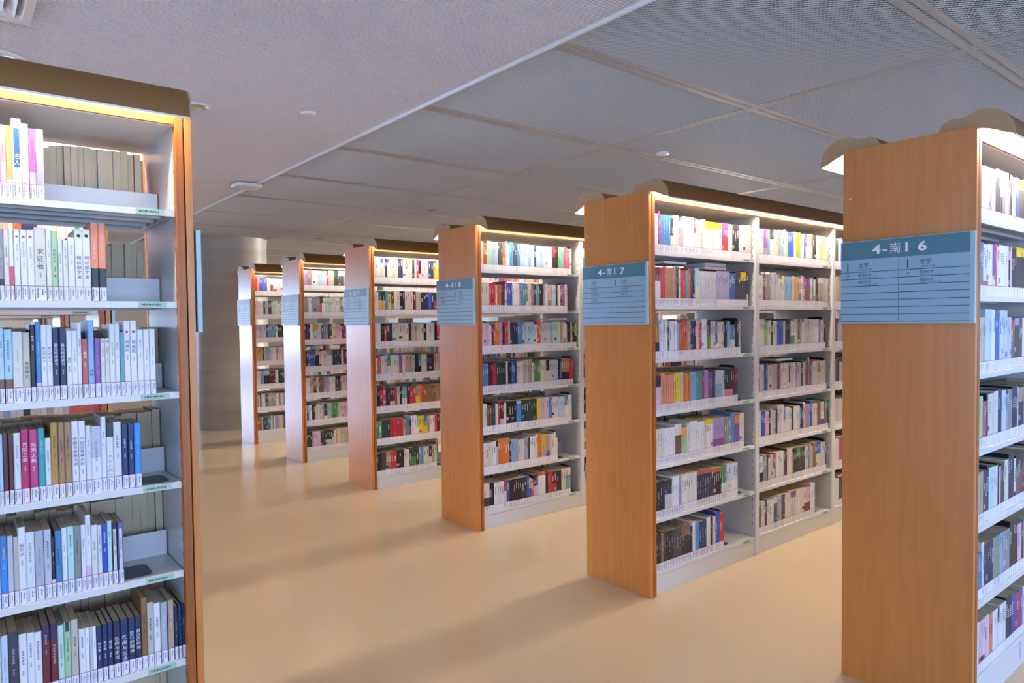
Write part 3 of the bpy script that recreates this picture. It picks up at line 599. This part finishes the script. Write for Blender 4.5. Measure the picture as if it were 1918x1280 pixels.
LEFT = [
"""-2789 -2775 205 W:P2@.35 ~
-2775 -2761 204 P2/P1@.5 ~:U
-2761 -2747 203 Y2/W@.75 ~:W
-2747 -2724 227 W [.12,.62,B2] 名人印象:W:.42:19
-2724 -2708 215 W o.17:E2 ~:L
-2707 -2691 204 M2/P1@.62 ~:U
-2691 -2672 205 W/D2@.33 ~:W""",
"""-2797 -2786 202 G ~:W
-2785 -2774 204 G/K2@.7 ~:W
-2774 -2761 202 V ~:K
-2761 -2751 203 W/P3@.52 ~
-2750 -2736 204 W o.1:R ~:G
-2735 -2719 204 W o.1:R ~:G
-2719 -2702 205 W o.1:R ~:G
-2702 -2674 213 V 求证者:K:.26:19
-2673 -2660 205 W2 ~:G
-2660 -2645 205 E2 自由人生:X:.24:19 o.64:R
-2644 -2633 181 W2 ~:K
-2632 -2620 181 W2 ~:K
-2619 -2602 190 W ~:G
-2601 -2581 215 W 精品散文集:C:.35:13 o.09:K
-2581 -2561 216 W 精品散文集:C:.35:13 o.09:K
-2560 -2540 238 O2/K2@.58 ~:V
-2540 -2520 238 O2/K2@.58 ~:V""",
"""-2808 -2794 216 S/F@.68 ~:N
-2793 -2781 214 S/F@.68 ~:N
-2780 -2761 211 S/F@.68 ~:N
-2761 -2737 204 V ~:G
-2737 -2720 201 V2 老舍散文:K:.4:15
-2719 -2707 224 K 老舍:W:.14:11
-2706 -2693 233 B3/P1@.77 ~:S
-2693 -2679 223 W 蔡元培散文:N:.28:11
-2679 -2665 223 W 蔡元培散文:N:.28:11
-2665 -2648 212 N 蔡元培谈读书:W:.2:10
-2648 -2631 211 N 蔡元培谈读书:W:.2:10
-2630 -2617 204 W 董红:K:.38:16
-2617 -2602 204 W ~:G
-2602 -2592 229 W ~:K
-2591 -2575 179 R2 南京:W:.2:10
-2575 -2559 236 S2 哀歌:N:.62:12
-2558 -2543 181 U2 ~:D
-2542 -2530 179 V ~:K o.05:R
-2530 -2518 179 V ~:K o.05:R
-2518 -2503 223 W2 ~:N
-2503 -2490 225 W2 ~:N
-2489 -2478 197 T2 ~:G
-2478 -2461 233 W o.15:R 银器制:K:.25:19
-2460 -2442 233 W o.15:R 银器制:K:.25:19
-2441 -2424 205 W ~:G
-2423 -2407 205 W ~:G
-2406 -2390 206 W ~:G""",
"""-2814 -2800 211 W ~:G
-2800 -2791 206 S ~
-2791 -2779 206 C2 ~:K
-2778 -2767 205 C2 ~:K
-2766 -2750 206 W2 ~:G
-2749 -2730 214 M3 光阴之美:W:.16:14
-2729 -2709 212 M 光阴之美:W:.16:14
-2708 -2691 213 T ~:S
-2691 -2677 183 W2 ~:K
-2677 -2659 226 Y3 ~:K
-2658 -2642 225 H2 ~:K
-2642 -2625 224 H2 ~:K
-2624 -2607 226 W 中国说像棵大树:N:.2:15
-2606 -2589 225 W 中国说像棵大树:N:.2:15
-2588 -2574 209 W2 ~:G
-2574 -2547 205 L/W@.47 ~:G
-2547 -2534 233 W ~:K
-2533 -2515 209 X/W@.2 不负人间好:G:.45:17
-2514 -2493 212 W2 ~:K
-2492 -2475 204 N2 ~:W
-2474 -2458 203 N2 ~:W
-2457 -2438 203 B4 ~:S""",
"""-2820 -2806 209 V ~
-2805 -2789 208 B3/B4@.3 ~:W
-2788 -2775 205 L ~:G
-2774 -2763 200 V2 ~:G
-2763 -2745 225 W 我的书:K:.2:16
-2745 -2724 207 W2 ~:G
-2723 -2702 206 L2 ~:G
-2701 -2683 206 L ~:K
-2683 -2675 179 K/W@.7 ~:W
-2674 -2658 197 B3 ~:K
-2657 -2644 203 W ~:G
-2643 -2626 204 T3 ~:K
-2626 -2609 203 G2 ~:K
-2608 -2596 202 W ~:K
-2596 -2582 230 W/P1@.68 ~:R
-2581 -2565 196 W2 ~:K
-2564 -2553 193 W2 ~:K
-2553 -2538 193 B2 ~:W
-2538 -2526 201 T3 ~:K
-2526 -2511 192 N3 [.1,.85,V] ~:K
-2510 -2495 190 D3 [.1,.85,V] ~:K""",
"""-2828 -2811 208 V ~
-2810 -2794 214 S3 ~:G
-2794 -2770 218 K3 ~:L
-2769 -2750 207 W ~:K
-2749 -2732 205 W ~:K
-2732 -2714 202 W ~:K
-2713 -2694 214 U3/C@.22 ~:L
-2693 -2674 216 U3/C@.22 ~:L
-2674 -2659 206 T3 ~:K
-2658 -2642 211 E2 [0,.14,U3] ~:K
-2641 -2623 213 V2 ~:K
-2621 -2604 179 W ~:K
-2604 -2594 178 W3 ~:G
-2593 -2585 178 L ~:K
-2585 -2576 178 W3 ~:K
-2575 -2560 175 N2 看云集:W:.28:16
-2560 -2545 176 N2 看云集:W:.28:16
-2545 -2531 177 N2 看云集:W:.3:16
-2530 -2511 178 N3 在闽与生活:W:.26:18
-2510 -2489 177 N2 在闽与生活:W:.26:18
-2488 -2469 176 N2 自己的园地:W:.22:16
-2469 -2450 177 N3 自己的园地:W:.22:16
-2451 -2435 229 F2 ~:K
-2434 -2416 210 V2 ~:K
-2415 -2396 203 W ~:K
-2394 -2376 200 L2 ~:W
-2373 -2356 202 H ~:W
-2355 -2344 177 N ~:S
-2343 -2333 179 N ~:S
-2332 -2321 181 N ~:S""",
]
LEFT.append("""-2900 -2884 205 W ~:K
-2884 -2866 205 N ~:W
-2866 -2850 200 V ~:K
-2850 -2832 210 R2 ~:W
-2832 -2815 205 L ~:K
-2815 -2797 205 W ~:K
-2797 -2780 205 K3 ~:W
-2780 -2764 205 V ~:K
-2764 -2746 205 B3 ~:W
-2746 -2728 205 W2 ~:K""")
for li, tdat in enumerate(LEFT):
    lv = 6-li; z0 = LV[lv]+.02; rows = []
    for ln in tdat.strip().splitlines():
        a, b_, h, s = ln.split(None, 3); rows.append(dict(s=s, x0=int(a)/1000, x1=int(b_)/1000, z0=z0, h=int(h)/1000, ys=LR[0]+.03, depth=random.uniform(.138, .155), dr=1, where=RD[lv]+' shelf', wid=('L', 0, 0, lv)))
    # books out of the frame to the left fill the bay
    x = rows[0]['x0']-.001; pre = []
    while x > XL-1.03:
        w_ = random.uniform(.013, .022); c = random.choice(GEN)
        pre.append(dict(s=c+' ~:'+('K' if sum(PAL[c]) > .9 else 'W'), x0=x-w_, x1=x-.0007, z0=z0, h=random.uniform(.19, .22), ys=LR[0]+.03, depth=.15, dr=1, where=RD[lv]+' shelf', wid=('L', 0, 0, lv))); x -= w_
    rows = pre[::-1]+rows
    for i in range(len(rows)-1): rows[i]['x1'] = min(rows[i]['x1'], rows[i+1]['x0']-.0004)
    for i, b_ in enumerate(rows): b_['i'] = i; b_['n'] = len(rows)
    BOOKS.extend(rows)
    if lv in (3, 2): bookend(rows[-1]['x1']+.0005, z0, LR[0]+.03, 'black bookend plate beside the last book, %s shelf, near left bookcase' % RD[lv], hh=.12)

# which 300 show largest
LIM = [1919, 1578, 1096, 822, 648, 530]
def shown(b_):
    if b_['dr'] < 0 or b_['wid'][0] not in 'RL': return 0
    if b_['wid'][0] == 'R' and b_['wid'][1] > 0 and b_['wid'][2] > 1: return 0
    p = project(b_['x0'], b_['ys'], b_['z0']+b_['h']); q = project(b_['x1'], b_['ys'], b_['z0'])
    if not p or not q: return 0
    lim = LIM[b_['wid'][1]] if b_['wid'][0] == 'R' else 1919
    w_ = min(q[0], lim)-max(p[0], 0); h = min(q[1], 1280)-max(p[1], 0)
    return w_*h if w_ > 1 and h > 8 else 0
for b_ in BOOKS: b_['a'] = shown(b_)
order = sorted(BOOKS, key=lambda b_: -b_['a'])
for b_ in order[:300]: b_['fine'] = b_['a'] > 0
ONES = 'first second third fourth fifth sixth seventh eighth ninth tenth eleventh twelfth thirteenth fourteenth fifteenth sixteenth seventeenth eighteenth nineteenth'.split()
TENS = {20: ('twentieth', 'twenty'), 30: ('thirtieth', 'thirty'), 40: ('fortieth', 'forty'), 50: ('fiftieth', 'fifty'), 60: ('sixtieth', 'sixty'), 70: ('seventieth', 'seventy')}
def ordw(n):
    if n < 20: return ONES[n-1]
    t_ = n//10*10; return TENS[t_][0] if n == t_ else TENS[t_][1]+'-'+ONES[n-t_-1]
for b_ in BOOKS:
    sp = parse(b_['s'])
    if b_.get('fine'):
        o = fine_book(sp, b_['x0'], b_['x1'], b_['z0'], b_['h'], b_['ys'], b_['depth'], random.Random(int(-b_['x0']*1e4)+7))
        c = cname(sp['col']); c2 = cname(sp.get('col2', sp['col'])); d = c if c2 == c else c+' and '+c2
        size = 'tall ' if b_['h'] > .228 else ('short ' if b_['h'] < .186 else '')
        if b_['wid'][0] == 'L':
            n_ = b_['n']-b_['i']; pos = 'last at right' if n_ == 1 else ordw(n_)+' from the right'; tag(o, '%s%s book, %s, %s, near left bookcase' % (size, d, pos, b_['where']), 'book', 'books on the %s of the near left bookcase' % b_['where'])
        else:
            n_ = b_['i']+1; pos = 'first at left' if n_ == 1 else ordw(n_)+' from the left'; tag(o, '%s%s book, %s, %s, %s' % (size, d, pos, b_['where'], CASE[b_['wid'][1]]), 'book', 'books on the %s of %s' % (b_['where'], CASE[b_['wid'][1]]))
    else:
        far = (b_['wid'][0] != 'R' or b_['wid'][2] > 1) and b_['wid'][0] != 'L'
        plain_book(sp, b_['x0'], b_['x1'], b_['z0'], b_['h'], b_['ys'], b_['depth'], b_['dr'], far)
ro = rest.build('books', [M['cover'], M['paper']], attr=True); ro['kind'] = 'stuff'
tag(ro, 'all the smaller, farther books packed on the shelves of every bookcase', 'books')
# books lying flat on top of the rows
def flat_book(x0, x1, y0, z0, th, c, label, bend=0):
    m = MB(); y1 = y0+.15; m.box(x0, y0, z0, x1, y1, z0+.0015, 0, PAL[c]); m.box(x0, y0, z0+th-.0015, x1, y1, z0+th, 0, PAL[c]); m.box(x0, y1-.0015, z0+.0015, x1, y1, z0+th-.0015, 0, PAL[c])
    org = ((x0+x1)/2, y0+.07, z0); o = m.build('book', M['cover'], org=org, attr=True)
    p = MB(); p.box(x0+.001, y0+.001, z0+.0015, x1-.001, y1-.0016, z0+th-.0015, 0, PAL['W2']); p.build('page_block', M['paper'], o, org=org, attr=True)
    tag(o, label, 'book', 'books laid flat on top of the rows')
z2 = LV[5]+.02
flat_book(.17, .37, YR[1]+.035, z2+.235, .013, 'W', 'white book lying flat near the left of the second shelf, the second bookcase from right')
flat_book(.54, .76, YR[1]+.035, z2+.215, .02, 'R', 'lower of two flat books on the second shelf of the second bookcase from right')
flat_book(.545, .755, YR[1]+.037, z2+.2352, .02, 'B3', 'upper of two flat books on the second shelf of the second bookcase from right')
flat_book(1.33, 1.53, YR[1]+.035, LV[3]+.02+.225, .018, 'K2', 'dark book lying flat across the row, fourth shelf, second bay, the second bookcase from right')
flat_book(.72, .92, YR[2]+.035, LV[4]+.02+.222, .012, 'P1', 'pinkish book lying flat near the right end, third shelf, the third bookcase from right')
# ribbons hanging over shelf edges
def ribbon(x, Y, z, l, c, label):
    m = MB(); y = Y+.0135; m.box(x, y, z-l, x+.004, y+.0008, z+.02); m.box(x, y, z+.0192, x+.004, y+.018, z+.02)
    mt = newmat('ribbon', PAL[c], .6); o = m.build('ribbon_bookmark', mt, org=(x, y, z)); tag(o, label, 'ribbon', 'ribbon bookmarks hanging from books')
ribbon(1.17, YR[1], LV[5], .03, 'O2', 'orange ribbon end hanging over the second shelf edge, second bay, the second bookcase from right')
ribbon(.55, YR[2], LV[4], .05, 'R', 'red ribbon hanging over the third shelf edge of the third bookcase from right')
ribbon(.62, YR[0], LV[0]-.002, .055, 'B4', 'bright blue ribbon hanging over the plinth of the rightmost bookcase')

# ------------------------------------------------------------------ things on the ceiling
def disc(name, x, y, z, r, th, mat, label, cat, group=None, ring=False):
    m = MB(); m.lathe(x, y, [(.0005, z-th), (r*.55, z-th), (r*.9, z-th*.8), (r, z-th*.35), (r, z)], 36); o = m.build(name, mat, org=(x, y, z), smooth=True); return tag(o, label, cat, group)
def downlight(x, y, z, r, label):
    t = empty('downlight', (x, y, z)); tag(t, label, 'ceiling light')
    m = MB(); m.lathe(x, y, [(r, z), (r, z-.004), (r*.86, z-.006), (r*.84, z-.0015)], 40); m.build('rim', M['plastic'], t, smooth=True)
    m = MB(); m.lathe(x, y, [(r*.85, z-.001), (r*.82, z+.004), (r*.2, z+.0045), (.0005, z+.0045)], 40); m.build('reflector', M['chrome'], t, smooth=True)
# the downlight needs its opening: a short chrome cup hangs just below the board
def cup_light(x, y, z, r, label):
    t = empty('downlight', (x, y, z)); tag(t, label, 'ceiling light', None)
    m = MB(); m.lathe(x, y, [(r, z), (r*1.0, z-.006), (r*.84, z-.009)], 40); m.build('rim', M['plastic'], t, smooth=True)
    m = MB(); m.lathe(x, y, [(r*.84, z-.009), (r*.8, z-.002), (.0005, z-.001)], 40); m.build('reflector', M['chrome'], t, smooth=True)
cup_light(-1.81, 3.185, SZ, .066, 'round chrome recessed downlight beside the canopy of the near left bookcase')
cup_light(-2.72, 3.0, SZ, .13, 'larger round recessed lamp with white rim above the near left bookcase')
disc('smoke_detector', -1.269, 2.949, SZ, .042, .012, M['plastic'], 'small round white smoke detector on the ribbed soffit', 'smoke detector')
disc('ceiling_speaker', 1.27, 2.436, CEIL, .05, .012, M['plastic'], 'flat round white disc on the metal ceiling above the second bookcase from right', 'detector')
disc('sprinkler_plate', 1.299, 5.671, CEIL, .06, .006, M['grey_metal'], 'small grey round plate on the metal ceiling above the fourth bookcase', 'sprinkler', 'grey round plates on the metal ceiling')
disc('sprinkler_plate', 1.33, 8.823, CEIL, .06, .006, M['grey_metal'], 'small grey round plate far back above the fifth bookcase', 'sprinkler', 'grey round plates on the metal ceiling')
disc('sprinkler_plate', 2.15, 13.06, CEIL, .06, .006, M['grey_metal'], 'grey round plate on the far ceiling right of the concrete column', 'sprinkler', 'grey round plates on the metal ceiling')
# wireless access point hung at the soffit edge
t = empty('access_point', (-.89, 5.20, SZ)); tag(t, 'white squarish wireless access point under the soffit edge', 'access point')
m = MB(); ap = []
for i in range(40):
    q = 2*math.pi*i/40; ct, st = math.cos(q), math.sin(q); rr = .115/((abs(ct)**4+abs(st)**4)**.25); ap.append((rr*ct, rr*st))
lay_ = [(1.0, -.012), (1.0, -.026), (.93, -.036), (.6, -.042), (.02, -.043)]
vs = [(-.89+a*s_, 5.20+b_*s_, SZ+z) for s_, z in lay_ for a, b_ in ap]
m.add(vs, [(k*40+i, k*40+(i+1) % 40, (k+1)*40+(i+1) % 40, (k+1)*40+i) for k in range(4) for i in range(40)])
m.add([(-.89+a, 5.20+b_, SZ-.012) for a, b_ in ap], [tuple(range(40))])
m.build('housing', M['plastic'], t, smooth=False, fix=True)
m = MB(); m.box(-.96, 5.12, SZ-.012, -.845, 5.27, SZ); m.build('mounting_plate', M['grey_metal'], t)
# four-way air diffuser in the top left corner
t = empty('air_diffuser', (-2.84, 2.235, SZ)); tag(t, 'white louvred square air diffuser in the upper left corner of the soffit', 'air vent')
vx, vy, vr = -2.84, 2.236, .22
m = MB()
for s0, s1, za, zb in ((1.0, .9, -.022, -.03),):
    pass
def sq(m, s, z, s2, z2):
    a = [(-1,-1),(1,-1),(1,1),(-1,1)]; vs = [(vx+p*s, vy+q*s, SZ+z) for p, q in a]+[(vx+p*s2, vy+q*s2, SZ+z2) for p, q in a]
    m.add(vs, [(i, (i+1) % 4, (i+1) % 4+4, i+4) for i in range(4)])
sq(m, vr, 0, vr, -.018); sq(m, vr, -.018, vr-.03, -.018); sq(m, vr-.03, -.018, vr-.045, -.002); m.build('frame', M['plastic'], t)
for s in (.15, .11, .07, .03):
    m = MB(); sq(m, s+.015, -.020, s-.012, -.002); sq(m, s+.016, -.018, s-.011, 0); m.build('louvre', M['plastic'], t)
